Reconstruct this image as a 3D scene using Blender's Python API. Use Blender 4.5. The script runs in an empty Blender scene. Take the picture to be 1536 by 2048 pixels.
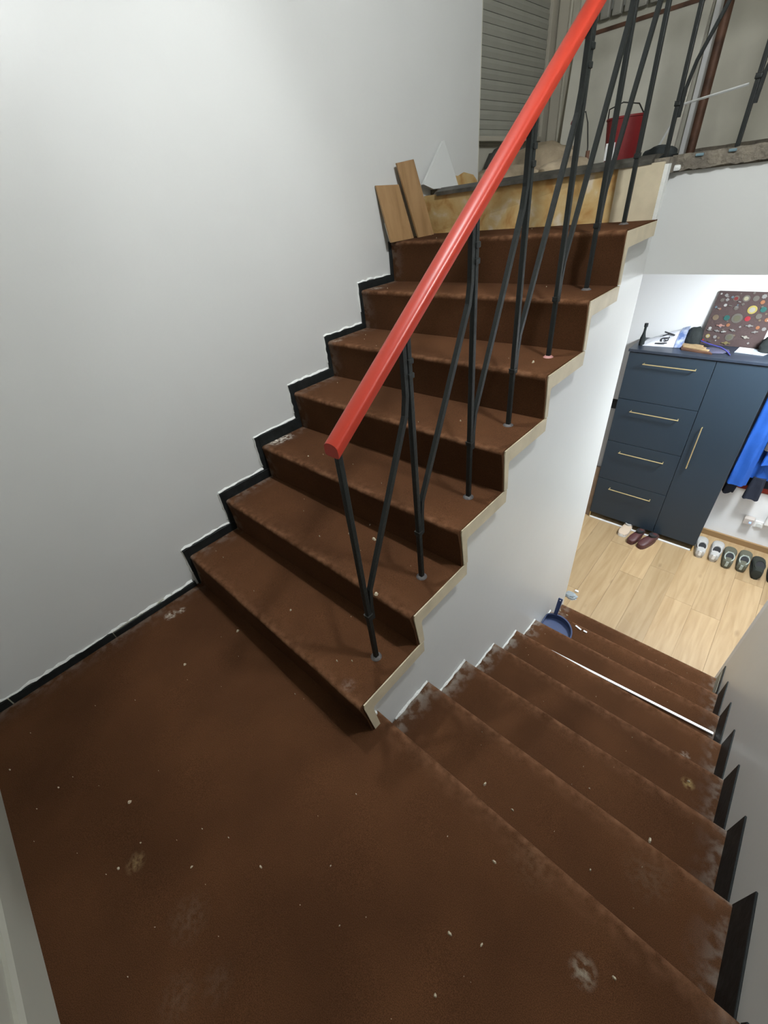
import bpy, bmesh, math, random
from mathutils import Vector, Matrix, noise
random.seed(7)
SC = bpy.context.scene
COL = SC.collection

# ------------------------------------------------------------------ camera
cam_d = bpy.data.cameras.new('camera'); cam = bpy.data.objects.new('camera', cam_d); COL.objects.link(cam)
cam_d.sensor_fit = 'HORIZONTAL'; cam_d.sensor_width = 36.0
cam_d.lens = 822.35 / 1536 * 36.0
cam_d.clip_start = 0.02
RR = Vector((0.73492027, 0.67074336, -0.0999777)); UU = Vector((-0.34560704, 0.49728924, 0.79577584)); FF = Vector((-0.58347919, 0.5502788, -0.59728157))
M = Matrix.Identity(4)
for i in range(3):
    M[i][0] = RR[i]; M[i][1] = UU[i]; M[i][2] = -FF[i]
M.translation = Vector((1.7264, -0.7905, 1.3924))
cam.matrix_world = M
SC.camera = cam

# ------------------------------------------------------------------ world, exposure, large lights
w = bpy.data.worlds.new('world'); SC.world = w; w.use_nodes = True
w.node_tree.nodes['Background'].inputs[0].default_value = (0.02, 0.02, 0.02, 1)
w.node_tree.nodes['Background'].inputs[1].default_value = 0.5
SC.view_settings.view_transform = 'Standard'
SC.view_settings.look = 'None'
SC.view_settings.exposure = 0.0
SC.view_settings.gamma = 1.0
SC.view_settings.use_curve_mapping = False
STAIR_LAMP = 525.0      # emission strength of the wall lamp globe
HALL_LAMP = 205.0        # emission strength of the hall ceiling lamp
STAIR_POS = (1.95, 0.20, 2.60)
SPOT_POS = (0.50, 0.27, 3.60)
sd = bpy.data.lights.new('ceiling_spot_light', 'SPOT'); sd.energy = 165; sd.spot_size = math.radians(46); sd.spot_blend = 0.55; sd.shadow_soft_size = 0.04; sd.color = (0.93, 0.97, 1.0)
so_ = bpy.data.objects.new('ceiling_spot_light', sd); COL.objects.link(so_); so_.location = (SPOT_POS[0], SPOT_POS[1], SPOT_POS[2] - .056)      # points straight down out of its housing
HALL_POS = (2.0, 2.45, 0.985)

# ------------------------------------------------------------------ materials
def mat(name, col, rough=0.6, metal=0.0, bump=0.0, bscale=60, var=0.0, vscale=8, col2=None, spec=0.5, emit=None, es=0, coat=0.0):
    m = bpy.data.materials.new(name); m.use_nodes = True
    nt = m.node_tree; b = nt.nodes['Principled BSDF']; L = nt.links
    b.inputs['Base Color'].default_value = (*col, 1); b.inputs['Roughness'].default_value = rough
    b.inputs['Metallic'].default_value = metal
    b.inputs['Specular IOR Level'].default_value = spec
    b.inputs['Coat Weight'].default_value = coat
    if emit:
        b.inputs['Emission Color'].default_value = (*emit, 1); b.inputs['Emission Strength'].default_value = es
    tc = nt.nodes.new('ShaderNodeTexCoord')
    if var > 0 or col2:
        n = nt.nodes.new('ShaderNodeTexNoise'); n.inputs['Scale'].default_value = vscale; n.inputs['Detail'].default_value = 6
        L.new(tc.outputs['Object'], n.inputs['Vector'])
        r = nt.nodes.new('ShaderNodeValToRGB'); L.new(n.outputs['Fac'], r.inputs['Fac'])
        c2 = col2 if col2 else tuple(c * (1 - var) for c in col)
        c1 = col if col2 else tuple(min(1, c * (1 + var)) for c in col)
        r.color_ramp.elements[0].position = 0.35; r.color_ramp.elements[0].color = (*c2, 1)
        r.color_ramp.elements[1].position = 0.65; r.color_ramp.elements[1].color = (*c1, 1)
        L.new(r.outputs['Color'], b.inputs['Base Color'])
    if bump > 0:
        n2 = nt.nodes.new('ShaderNodeTexNoise'); n2.inputs['Scale'].default_value = bscale; n2.inputs['Detail'].default_value = 4
        L.new(tc.outputs['Object'], n2.inputs['Vector'])
        bp = nt.nodes.new('ShaderNodeBump'); bp.inputs['Strength'].default_value = bump; bp.inputs['Distance'].default_value = 0.01
        L.new(n2.outputs['Fac'], bp.inputs['Height']); L.new(bp.outputs['Normal'], b.inputs['Normal'])
    return m

def carpet_mat():
    m = bpy.data.materials.new('brown_carpet'); m.use_nodes = True
    nt = m.node_tree; N = nt.nodes; L = nt.links; b = N['Principled BSDF']
    b.inputs['Roughness'].default_value = 1.0; b.inputs['Specular IOR Level'].default_value = 0.05
    tc = N.new('ShaderNodeTexCoord')
    def nz(scale, det=4):
        n = N.new('ShaderNodeTexNoise'); n.inputs['Scale'].default_value = scale; n.inputs['Detail'].default_value = det
        L.new(tc.outputs['Object'], n.inputs['Vector']); return n
    def ramp(src, a, ca, bb, cb):
        r = N.new('ShaderNodeValToRGB'); e = r.color_ramp.elements
        e[0].position = a; e[0].color = (*ca, 1); e[1].position = bb; e[1].color = (*cb, 1); L.new(src, r.inputs['Fac']); return r
    def mix(fac, a, c):
        x = N.new('ShaderNodeMix'); x.data_type = 'RGBA'
        if hasattr(fac, 'links'): L.new(fac, x.inputs[0])
        else: x.inputs[0].default_value = fac
        for v, s in ((a, 6), (c, 7)):
            if hasattr(v, 'links'): L.new(v, x.inputs[s])
            else: x.inputs[s].default_value = (*v, 1)
        return x.outputs[2]
    def math_(op, a, b_):
        x = N.new('ShaderNodeMath'); x.operation = op
        for v, s in ((a, 0), (b_, 1)):
            if hasattr(v, 'links'): L.new(v, x.inputs[s])
            else: x.inputs[s].default_value = v
        x.use_clamp = True
        return x.outputs[0]
    big = ramp(nz(3.0, 5).outputs['Fac'], 0.35, (0.060, 0.0262, 0.0122), 0.68, (0.084, 0.0365, 0.0163))
    fine = nz(560, 2); fr = ramp(fine.outputs['Fac'], 0.36, (0.68, 0.68, 0.68), 0.64, (1.28, 1.28, 1.28))
    mul = N.new('ShaderNodeMix'); mul.data_type = 'RGBA'; mul.blend_type = 'MULTIPLY'; mul.inputs[0].default_value = 1
    L.new(big.outputs['Color'], mul.inputs[6]); L.new(fr.outputs['Color'], mul.inputs[7])
    c = mul.outputs[2]
    # worn nosings and dusty edges (vertex attributes)
    at = N.new('ShaderNodeAttribute'); at.attribute_name = 'wear'
    wn = ramp(nz(35, 4).outputs['Fac'], 0.35, (0, 0, 0), 0.7, (1, 1, 1))
    c = mix(math_('MULTIPLY', math_('MULTIPLY', at.outputs['Fac'], wn.outputs['Color']), 0.75), c, (0.17, 0.085, 0.045))
    ad = N.new('ShaderNodeAttribute'); ad.attribute_name = 'dust'
    dn = ramp(nz(26, 8).outputs['Fac'], 0.44, (0, 0, 0), 0.60, (1, 1, 1))
    d1 = math_('MULTIPLY', ad.outputs['Fac'], dn.outputs['Color'])
    c = mix(d1, c, (0.36, 0.34, 0.30))
    c = mix(math_('MULTIPLY', ad.outputs['Fac'], 0.22), c, (0.17, 0.13, 0.09))
    # spilled paint and plaster smudges at fixed spots of the carpet
    geo = N.new('ShaderNodeNewGeometry')
    sn = nz(70, 5)
    spots = [((0.887, -1.11, 0), .020, .45, (0.36, 0.27, 0.13)), ((1.11, -1.06, 0), .04, .09, (0.3, 0.27, 0.2)), ((1.216, -1.14, 0), .035, .08, (0.3, 0.27, 0.2)),
             ((1.266, -1.066, 0), .03, .07, (0.3, 0.27, 0.2)), ((1.87, -0.50, 0), .022, .4, (0.45, 0.42, 0.33)), ((0.085, -0.645, 0), .022, .7, (0.6, 0.55, 0.46)),
             ((0.10, -0.60, 0), .015, .6, (0.6, 0.55, 0.46)), ((0.03, 0.15, .525), .035, .9, (0.75, 0.70, 0.6)), ((0.04, 0.2, .525), .03, .8, (0.75, 0.70, 0.6)),
             ((2.02, 0.59, -.716), .016, .35, (0.55, 0.5, 0.42)), ((2.03, 0.37, -.54), .018, .4, (0.5, 0.38, 0.16)), ((1.96, 0.13, -.54), .016, .3, (0.45, 0.34, 0.2)),
             ((0.06, 0.93, 1.05), .03, .5, (0.5, 0.45, 0.38)), ((0.05, 0.62, .875), .02, .5, (0.5, 0.45, 0.38)), ((1.07, -0.42, .175), .02, .2, (0.35, 0.33, 0.3)),
             ((1.95, -0.17, -.18), .05, .07, (0.3, 0.28, 0.2)), ((1.70, -0.40, 0), .05, .06, (0.3, 0.24, 0.15)), ((1.1, 0.79, -.9), .05, .6, (0.5, 0.48, 0.42))]
    for p, r, k, cc in spots:
        vd = N.new('ShaderNodeVectorMath'); vd.operation = 'DISTANCE'; L.new(geo.outputs['Position'], vd.inputs[0]); vd.inputs[1].default_value = p
        mr = N.new('ShaderNodeMapRange'); mr.inputs[1].default_value = r * 0.2; mr.inputs[2].default_value = r * 1.5; mr.inputs[3].default_value = 1; mr.inputs[4].default_value = 0
        L.new(vd.outputs['Value'], mr.inputs[0])
        sr = N.new('ShaderNodeMapRange'); sr.inputs[1].default_value = 0.40; sr.inputs[2].default_value = 0.60; L.new(sn.outputs['Fac'], sr.inputs[0])
        c = mix(math_('MULTIPLY', math_('MULTIPLY', mr.outputs[0], sr.outputs[0]), k), c, cc)
    L.new(c, b.inputs['Base Color'])
    bp = N.new('ShaderNodeBump'); bp.inputs['Strength'].default_value = 0.35; bp.inputs['Distance'].default_value = 0.003
    L.new(fine.outputs['Fac'], bp.inputs['Height']); L.new(bp.outputs['Normal'], b.inputs['Normal'])
    return m

def wood_mat(name, c1, c2, axis='Y', sc=3.0, rough=0.45, knots=True):
    m = bpy.data.materials.new(name); m.use_nodes = True
    nt = m.node_tree; N = nt.nodes; L = nt.links; b = N['Principled BSDF']; b.inputs['Roughness'].default_value = rough
    geo = N.new('ShaderNodeNewGeometry'); oi = N.new('ShaderNodeObjectInfo')
    mp = N.new('ShaderNodeMapping'); s = [26, 26, 26]; s['XYZ'.index(axis)] = 2.2; mp.inputs['Scale'].default_value = s
    ad = N.new('ShaderNodeVectorMath'); ad.operation = 'ADD'
    L.new(geo.outputs['Position'], ad.inputs[0])
    cm = N.new('ShaderNodeCombineXYZ'); mm = N.new('ShaderNodeMath'); mm.operation = 'MULTIPLY'; mm.inputs[1].default_value = 9
    L.new(oi.outputs['Random'], mm.inputs[0]); L.new(mm.outputs[0], cm.inputs[0]); L.new(mm.outputs[0], cm.inputs[1])
    L.new(cm.outputs[0], ad.inputs[1]); L.new(ad.outputs[0], mp.inputs['Vector'])
    n = N.new('ShaderNodeTexNoise'); n.inputs['Scale'].default_value = sc / 3; n.inputs['Detail'].default_value = 6; n.inputs['Distortion'].default_value = 0.6
    L.new(mp.outputs[0], n.inputs['Vector'])
    r = N.new('ShaderNodeValToRGB'); r.color_ramp.elements[0].position = 0.3; r.color_ramp.elements[0].color = (*c2, 1)
    r.color_ramp.elements[1].position = 0.62; r.color_ramp.elements[1].color = (*c1, 1); L.new(n.outputs['Fac'], r.inputs['Fac'])
    out = r.outputs['Color']
    if knots:
        mp2 = N.new('ShaderNodeMapping'); s2 = [14, 14, 14]; s2['XYZ'.index(axis)] = 6; mp2.inputs['Scale'].default_value = s2; L.new(ad.outputs[0], mp2.inputs['Vector'])
        v = N.new('ShaderNodeTexVoronoi'); v.inputs['Scale'].default_value = 0.55; L.new(mp2.outputs[0], v.inputs['Vector'])
        kr = N.new('ShaderNodeValToRGB'); kr.color_ramp.elements[0].position = 0.04; kr.color_ramp.elements[0].color = (1, 1, 1, 1)
        kr.color_ramp.elements[1].position = 0.16; kr.color_ramp.elements[1].color = (0, 0, 0, 1); L.new(v.outputs['Distance'], kr.inputs['Fac'])
        mx = N.new('ShaderNodeMix'); mx.data_type = 'RGBA'
        km = N.new('ShaderNodeMath'); km.operation = 'MULTIPLY'; km.inputs[1].default_value = 0.6; L.new(kr.outputs['Color'], km.inputs[0]); L.new(km.outputs[0], mx.inputs[0])
        L.new(out, mx.inputs[6]); mx.inputs[7].default_value = (c2[0] * .55, c2[1] * .5, c2[2] * .45, 1); out = mx.outputs[2]
    hv = N.new('ShaderNodeHueSaturation'); mr = N.new('ShaderNodeMapRange'); mr.inputs[3].default_value = 0.88; mr.inputs[4].default_value = 1.12
    L.new(oi.outputs['Random'], mr.inputs[0]); L.new(mr.outputs[0], hv.inputs['Value']); L.new(out, hv.inputs['Color'])
    L.new(hv.outputs['Color'], b.inputs['Base Color'])
    return m

WALL = mat('matt_white_paint', (0.60, 0.605, 0.585), 0.38, bump=0.06, bscale=26, var=0.015, vscale=2, spec=0.45)
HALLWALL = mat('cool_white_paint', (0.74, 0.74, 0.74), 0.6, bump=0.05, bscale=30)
UPPERWALL = mat('raw_grey_plaster', (0.56, 0.54, 0.45), 0.8, bump=0.12, bscale=22, var=0.08, vscale=3)  # plain grey plaster tone of the upper storey walls
CEIL = mat('ceiling_grey_paint', (0.26, 0.25, 0.235), 0.8)
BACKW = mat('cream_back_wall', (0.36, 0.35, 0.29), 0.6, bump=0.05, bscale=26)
CARPET = carpet_mat()
BEIGE = mat('beige_painted_wood', (0.50, 0.43, 0.30), 0.6, bump=0.1, bscale=30, var=0.10, vscale=12)
TILE = mat('black_stone_tile', (0.010, 0.012, 0.012), 0.55, spec=0.25, bump=0.15, bscale=40, var=0.3, vscale=30)
GROUT = mat('pale_grout', (0.35, 0.35, 0.28), 0.8)
PLASTER = mat('white_filler', (0.68, 0.69, 0.66), 0.7, bump=0.4, bscale=120)
RED = mat('red_rail_plastic', (0.31, 0.026, 0.012), 0.36, spec=0.35, bump=0.02, bscale=20)
IRON = mat('black_iron', (0.009, 0.011, 0.010), 0.5, metal=0.0, spec=0.35, bump=0.15, bscale=90)
IRON_WORN = mat('worn_collar_iron', (0.06, 0.06, 0.055), 0.35, metal=0.7)
GLUE = mat('grey_base_putty', (0.085, 0.078, 0.075), 0.6, bump=0.3, bscale=90)
PINK = mat('pink_base_putty', (0.42, 0.20, 0.18), 0.6)
OAK = wood_mat('oak_laminate_floor', (0.43, 0.305, 0.168), (0.34, 0.225, 0.112), 'Y')
OAKJ = mat('floor_joint', (0.28, 0.17, 0.075), 0.7)
LAM = wood_mat('brown_laminate_offcut', (0.33, 0.20, 0.095), (0.25, 0.145, 0.062), 'Z', knots=False)
GREYB = mat('navy_grey_cabinet', (0.020, 0.034, 0.050), 0.42, bump=0.03, bscale=200)
GREYT = mat('navy_cabinet_top', (0.024, 0.033, 0.050), 0.35)
BRASS = mat('brushed_brass', (0.72, 0.58, 0.30), 0.32, metal=0.75)
GAP = mat('black_and_gap_shade', (0.012, 0.013, 0.014), 0.8)  # black of box and bottle cap, also painted shade under the cabinet
WHITE = mat('white_plastic', (0.78, 0.78, 0.77), 0.35)
WHITEPAINT = mat('white_painted_board', (0.60, 0.61, 0.59), 0.5, bump=0.05, bscale=50)
DULLW = mat('dull_cream_paint', (0.46, 0.43, 0.35), 0.6, var=0.05, vscale=5)
SHUT = mat('grey_shutter', (0.33, 0.33, 0.28), 0.5, var=0.06, vscale=4)
RUST = mat('rusty_brown_steel', (0.115, 0.055, 0.032), 0.6, metal=0.2, var=0.35, vscale=14)
EDGE = mat('dark_metal_edge', (0.07, 0.066, 0.055), 0.45, metal=0.4, var=0.4, vscale=25)
SACK = mat('dusty_beige_sacking', (0.36, 0.29, 0.20), 0.95, bump=0.6, bscale=35, var=0.3, vscale=7)
SACKD = mat('grey_sacking', (0.10, 0.10, 0.09), 0.9, bump=0.5, bscale=35, var=0.3, vscale=7)
CONC = mat('spattered_raw_concrete', (0.19, 0.165, 0.125), 0.9, bump=0.9, bscale=55, col2=(0.11, 0.095, 0.075), vscale=20)
BLUEP = mat('pale_blue_paint', (0.12, 0.19, 0.22), 0.6)
BUCKET = mat('dark_red_plastic', (0.20, 0.012, 0.014), 0.5)
DUST = mat('blue_dustpan_plastic', (0.035, 0.055, 0.13), 0.4)
CLOTHB = mat('bright_blue_shell_fabric', (0.010, 0.085, 0.40), 0.75, bump=0.5, bscale=14, var=0.1, vscale=6)
CLOTHD = mat('charcoal_wool', (0.065, 0.062, 0.065), 0.95, bump=0.5, bscale=60)
CLOTHN = mat('dark_navy_fabric', (0.010, 0.014, 0.028), 0.9, bump=0.4, bscale=30)
CLOTHR = mat('rust_red_fabric', (0.33, 0.035, 0.02), 0.8, bump=0.3, bscale=30)
BLACKF = mat('black_fabric', (0.010, 0.014, 0.014), 0.85, bump=0.5, bscale=40)
INDIGO = mat('indigo_strap', (0.05, 0.05, 0.26), 0.7)
BOARD = mat('dark_brown_felt', (0.060, 0.038, 0.036), 0.9, bump=0.3, bscale=80)
BAG = mat('white_carrier_bag', (0.72, 0.74, 0.80), 0.35, bump=0.35, bscale=16)
BAGBLUE = mat('blue_print_panel', (0.10, 0.16, 0.36), 0.4, col2=(0.45, 0.5, 0.62), vscale=30)
INK = mat('black_ink', (0.03, 0.03, 0.035), 0.5)
TAN = mat('tan_slat_wood', (0.40, 0.28, 0.15), 0.6, var=0.15, vscale=20)
GLASSY = mat('clear_sleeve', (0.45, 0.5, 0.56), 0.15)
SHOEW = mat('white_sneaker_leather', (0.44, 0.43, 0.41), 0.55, var=0.08, vscale=20)
SHOES = mat('pale_rubber_sole', (0.52, 0.50, 0.46), 0.6)
SHOEG = mat('grey_green_suede', (0.10, 0.10, 0.07), 0.85, bump=0.3, bscale=80)
SHOEP = mat('pale_sage_lining', (0.34, 0.38, 0.34), 0.8)
SHOEB = mat('black_suede', (0.018, 0.022, 0.017), 0.85)
SHOER = mat('dark_red_leather', (0.075, 0.025, 0.025), 0.5)
SHOEC = mat('cream_canvas', (0.55, 0.43, 0.32), 0.8)
DARKIN = mat('dark_lining_and_inner_shade', (0.02, 0.02, 0.022), 0.9)
LED = mat('blue_led', (0.05, 0.1, 0.8), 0.4, emit=(0.12, 0.25, 1.0), es=5)
LAMPG = mat('lit_opal_glass', (0.9, 0.88, 0.84), 0.3, emit=(0.94, 0.975, 1.0), es=STAIR_LAMP)
HALLG = mat('lit_hall_diffuser', (0.9, 0.9, 0.9), 0.3, emit=(0.88, 0.95, 1.0), es=HALL_LAMP)

def osb_mat():
    m = bpy.data.materials.new('chipboard_with_glue'); m.use_nodes = True
    nt = m.node_tree; N = nt.nodes; L = nt.links; b = N['Principled BSDF']; b.inputs['Roughness'].default_value = 0.75
    tc = N.new('ShaderNodeTexCoord'); n = N.new('ShaderNodeTexNoise'); n.inputs['Scale'].default_value = 11; n.inputs['Detail'].default_value = 7; n.inputs['Distortion'].default_value = 0.4
    L.new(tc.outputs['Object'], n.inputs['Vector']); r = N.new('ShaderNodeValToRGB'); e = r.color_ramp.elements
    e[0].position = 0.36; e[0].color = (0.36, 0.19, 0.055, 1); e[1].position = 0.7; e[1].color = (0.58, 0.50, 0.38, 1)
    k = e.new(0.47); k.color = (0.46, 0.30, 0.115, 1); k = e.new(0.58); k.color = (0.50, 0.36, 0.17, 1)
    L.new(n.outputs['Fac'], r.inputs['Fac']); L.new(r.outputs['Color'], b.inputs['Base Color'])
    return m
OSB = osb_mat()

# ------------------------------------------------------------------ mesh helpers
class MB:
    def __init__(s): s.v = []; s.f = []
    def add(s, vs, fs):
        o = len(s.v); s.v += [tuple(v) for v in vs]; s.f += [tuple(i + o for i in f) for f in fs]; return s
    def box(s, a, b):
        (x0, y0, z0), (x1, y1, z1) = a, b
        return s.add([(x0, y0, z0), (x1, y0, z0), (x1, y1, z0), (x0, y1, z0), (x0, y0, z1), (x1, y0, z1), (x1, y1, z1), (x0, y1, z1)],
                     [(0, 3, 2, 1), (4, 5, 6, 7), (0, 1, 5, 4), (1, 2, 6, 5), (2, 3, 7, 6), (3, 0, 4, 7)])
    def bar(s, p, q, w, h, up=(0, 0, 1), e=0):
        p = Vector(p); q = Vector(q); d = (q - p).normalized(); p = p - d * e; q = q + d * e
        u = Vector(up)
        if abs(d.dot(u)) > 0.95: u = Vector((0, 1, 0))
        x = d.cross(u).normalized() * w / 2; y = x.cross(d).normalized() * h / 2
        vs = [p - x - y, p + x - y, p + x + y, p - x + y, q - x - y, q + x - y, q + x + y, q - x + y]
        return s.add(vs, [(0, 3, 2, 1), (4, 5, 6, 7), (0, 1, 5, 4), (1, 2, 6, 5), (2, 3, 7, 6), (3, 0, 4, 7)])
    def loft(s, rings, closed=True, cap=True):
        n = len(rings[0]); vs = [v for r in rings for v in r]; fs = []
        for i in range(len(rings) - 1):
            for j in range(n if closed else n - 1):
                k = (j + 1) % n
                fs.append((i * n + j, i * n + k, (i + 1) * n + k, (i + 1) * n + j))
        if cap and closed:
            fs.append(tuple(range(n))[::-1]); fs.append(tuple((len(rings) - 1) * n + j for j in range(n)))
        return s.add(vs, fs)
    def tube(s, pts, r, n=8):
        pts = [Vector(p) for p in pts]; rings = []
        for i, p in enumerate(pts):
            d = ((pts[min(i + 1, len(pts) - 1)] - pts[max(i - 1, 0)])).normalized()
            u = Vector((0, 0, 1)) if abs(d.z) < 0.9 else Vector((0, 1, 0))
            x = d.cross(u).normalized(); y = x.cross(d)
            rr = r[i] if isinstance(r, (list, tuple)) else r
            rings.append([p + (x * math.cos(a) + y * math.sin(a)) * rr for a in [math.tau * k / n for k in range(n)]])
        return s.loft(rings)
    def prism(s, poly, axis, a, b):
        def P(u, v, t):
            return {'X': (t, u, v), 'Y': (u, t, v), 'Z': (u, v, t)}[axis]
        return s.loft([[P(u, v, a) for u, v in poly], [P(u, v, b) for u, v in poly]])
    def lathe(s, prof, c, n=16):
        rings = [[(c[0] + r * math.cos(math.tau * k / n), c[1] + r * math.sin(math.tau * k / n), c[2] + z) for k in range(n)] for r, z in prof]
        return s.loft(rings)
    def build(s, name, m, parent=None, smooth=False, bevel=0, seg=2, mods=None):
        me = bpy.data.meshes.new(name); me.from_pydata(s.v, [], s.f); me.materials.append(m)
        bm = bmesh.new(); bm.from_mesh(me); bmesh.ops.recalc_face_normals(bm, faces=bm.faces)
        if bevel: bmesh.ops.bevel(bm, geom=[e for e in bm.edges if len(e.link_faces) == 2 and e.calc_face_angle(0) > 0.5], offset=bevel, segments=seg, affect='EDGES', profile=0.6)
        if smooth:
            for f in bm.faces: f.smooth = True
        bm.to_mesh(me); bm.free()
        if smooth:
            try: me.set_sharp_from_angle(angle=math.radians(50))
            except Exception: pass
        o = bpy.data.objects.new(name, me); COL.objects.link(o)
        if parent: o.parent = parent; o.matrix_parent_inverse = Matrix.Translation(-parent.location) if parent.type == 'EMPTY' and parent.parent is None and PLAIN(parent) else Matrix.Identity(4)
        return o
def PLAIN(o): return o.rotation_euler[:] == (0, 0, 0)
def thing(name, label, cat, loc=(0, 0, 0), group=None):
    o = bpy.data.objects.new(name, None); COL.objects.link(o); o.location = loc; o.empty_display_size = 0.05
    o['label'] = label; o['category'] = cat
    if group: o['group'] = group
    return o
def tag(o, label, cat, group=None, kind=None):
    o['label'] = label; o['category'] = cat
    if group: o['group'] = group
    if kind: o['kind'] = kind
    return o
def struct(o, label=None):
    o['kind'] = 'structure'
    if label: o['label'] = label
    return o
def wmesh(name, mesh_obj, loc, parent):      # copy sharing mesh data
    c = mesh_obj.copy(); COL.objects.link(c); c.location = loc; c.parent = parent; return c

X0, XW, XD, XR = 0.0, 1.153, 1.116, 2.1335
YB = -1.355; YS = 1.608
ZF = -1.44; ZU = 1.425; ZC = 3.9; ZS = 1.012
H = 0.175
# nosing (Y, z) at the wall side and at the open side of the upper flight
UL = [(-0.448, .172), (-0.194, .342), (0.068, .510), (0.318, .692), (0.585, .866), (0.861, 1.047), (1.116, 1.229)]
UR = [(-0.454, .186), (-0.196, .354), (0.064, .526), (0.316, .699), (0.586, .866), (0.862, 1.046), (1.116, 1.229)]
DN = [(-0.361, 0.0), (-0.087, -.175), (0.190, -.359), (0.473, -.541), (0.745, -.716), (1.030, -.900), (1.318, -1.090), (1.588, -1.270)]

# ------------------------------------------------------------------ structure
wl = struct(MB().box((-.30, -1.5, -1.6), (0, 1.95, ZC)).build('wall_left', WALL), 'smooth white stairwell wall beside the upper flight')
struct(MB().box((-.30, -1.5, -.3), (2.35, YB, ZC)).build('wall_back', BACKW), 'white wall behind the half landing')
struct(MB().box((XR, -1.5, -1.6), (2.35, YS, ZC)).build('wall_right', WALL), 'white wall beside the lower flight')
# stepped divider wall under the upper flight
prof = [(-.415, ZF - .1), (YS, ZF - .1), (YS, 1.40), (1.47, 1.40), (1.47, 1.20)]
for k in range(6, -1, -1):
    prof += [(UR[k][0] + .045, UR[k][1] - .03)]
    base = (k) * H if k else 0.02
    prof += [(UR[k][0] + .045, (UR[k - 1][1] - .03) if k else 0.0)]
prof[-1] = (-.41, 0.0)
wd = struct(MB().prism(prof, 'X', 1.0, XD).build('wall_middle', WALL), 'white wall under the upper flight, ending at the hall')
MB().box((1.128, 1.470, 1.17), (1.150, 1.505, 1.405)).build('corner_post', PLASTER, wd)
struct(MB().box((-1.2, YS, ZF - .1), (XD - .004, YS + .02, ZS)).build('wall_hall_near_left', HALLWALL))
struct(MB().box((XR + .004, YS + .002, ZF - .1), (3.7, YS + .1, ZS)).build('wall_hall_near_right', HALLWALL))
wf = struct(MB().box((-1.2, 3.36, ZF - .1), (3.7, 3.5, ZS)).build('wall_hall_far', HALLWALL), 'bright white wall of the lower hall behind the cabinet')
struct(MB().box((-1.3, YS, ZF - .1), (-1.2, 3.5, ZS)).build('wall_hall_left', HALLWALL))
struct(MB().box((3.7, YS, ZF - .1), (3.8, 3.5, ZS)).build('wall_hall_right', HALLWALL))
struct(MB().box((1.6, 3.34, ZF), (3.7, 3.36, ZF + .055)).build('baseboard_hall', OAKJ), 'brown skirting of the lower hall')
struct(MB().box((-1.2, YS, ZS), (3.7, 3.5, 1.375)).build('ceiling_hall', WALL), 'white edge of the upper floor slab above the hall opening')
fu = struct(MB().add([(-1.0, 1.48, 1.375), (XW - .01, 1.49, 1.375), (XW - .01, YS, 1.375), (3.7, YS, 1.375), (3.7, 3.5, 1.375), (-1.0, 3.5, 1.375),
                      (-1.0, 1.48, ZU), (XW - .01, 1.49, ZU), (XW - .01, YS, ZU), (3.7, YS, ZU), (3.7, 3.5, ZU), (-1.0, 3.5, ZU)],
                     [(0, 1, 2, 3, 4, 5), (6, 7, 8, 9, 10, 11), (0, 1, 7, 6), (1, 2, 8, 7), (2, 3, 9, 8), (3, 4, 10, 9), (4, 5, 11, 10), (5, 0, 6, 11)]).build('floor_upper', CONC), 'raw dusty floor of the upper storey')
# rough slab edge
def rough_strip(x0, x1, y, z0, z1, n, amp, rng):
    m = MB(); r = []
    for i in range(n + 1):
        x = x0 + (x1 - x0) * i / n; a = rng.uniform(-amp, amp); b = rng.uniform(-amp, amp) * .4; d = rng.uniform(0, .006)
        r.append([(x, y - .014 - d, z0 + a), (x, y - .014 - d * .5, z1 + b), (x, y + .01, z1 + b), (x, y + .01, z0 + a)])
    return m.loft(r)
rng = random.Random(3)
rough_strip(XD + .01, XR - .002, YS, 1.380, ZU + .004, 60, .004, rng).build('slab_edge', CONC, fu)
for k, (a, b) in enumerate(((1.205, 1.232), (1.31, 1.335))):
    MB().box((a, YS - .022, 1.416), (b, YS - .013, 1.425)).build('paint_spatter', BLUEP, fu, bevel=.003)
MB().box((1.125, YS - .03, 1.378), (1.165, YS - .016, 1.398)).build('plaster_lump', PLASTER, fu, bevel=.008, smooth=True)
struct(MB().box((-1.2, 3.38, ZU), (3.7, 3.5, ZC)).build('wall_upper_far', UPPERWALL), 'grey unpainted far wall of the upper storey')
struct(MB().box((-.42, 1.95, ZU), (-.34, 3.4, ZC)).build('wall_upper_left', UPPERWALL))
struct(MB().box((-.30, 1.951, ZU), (-.002, 1.96, ZC)).build('trim_corner', UPPERWALL))
struct(MB().box((2.16, YS, ZU), (2.26, 3.4, ZC)).build('wall_upper_right', UPPERWALL))
struct(MB().box((-.5, -1.5, ZC), (2.4, 3.5, ZC + .1)).build('ceiling_stairwell', CEIL))
bb = struct(rough_strip(.80, 2.16, 3.38, ZU, 1.475, 40, .003, rng).build('baseboard_upper', CONC), 'unpainted plaster strip along the upper floor')

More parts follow.
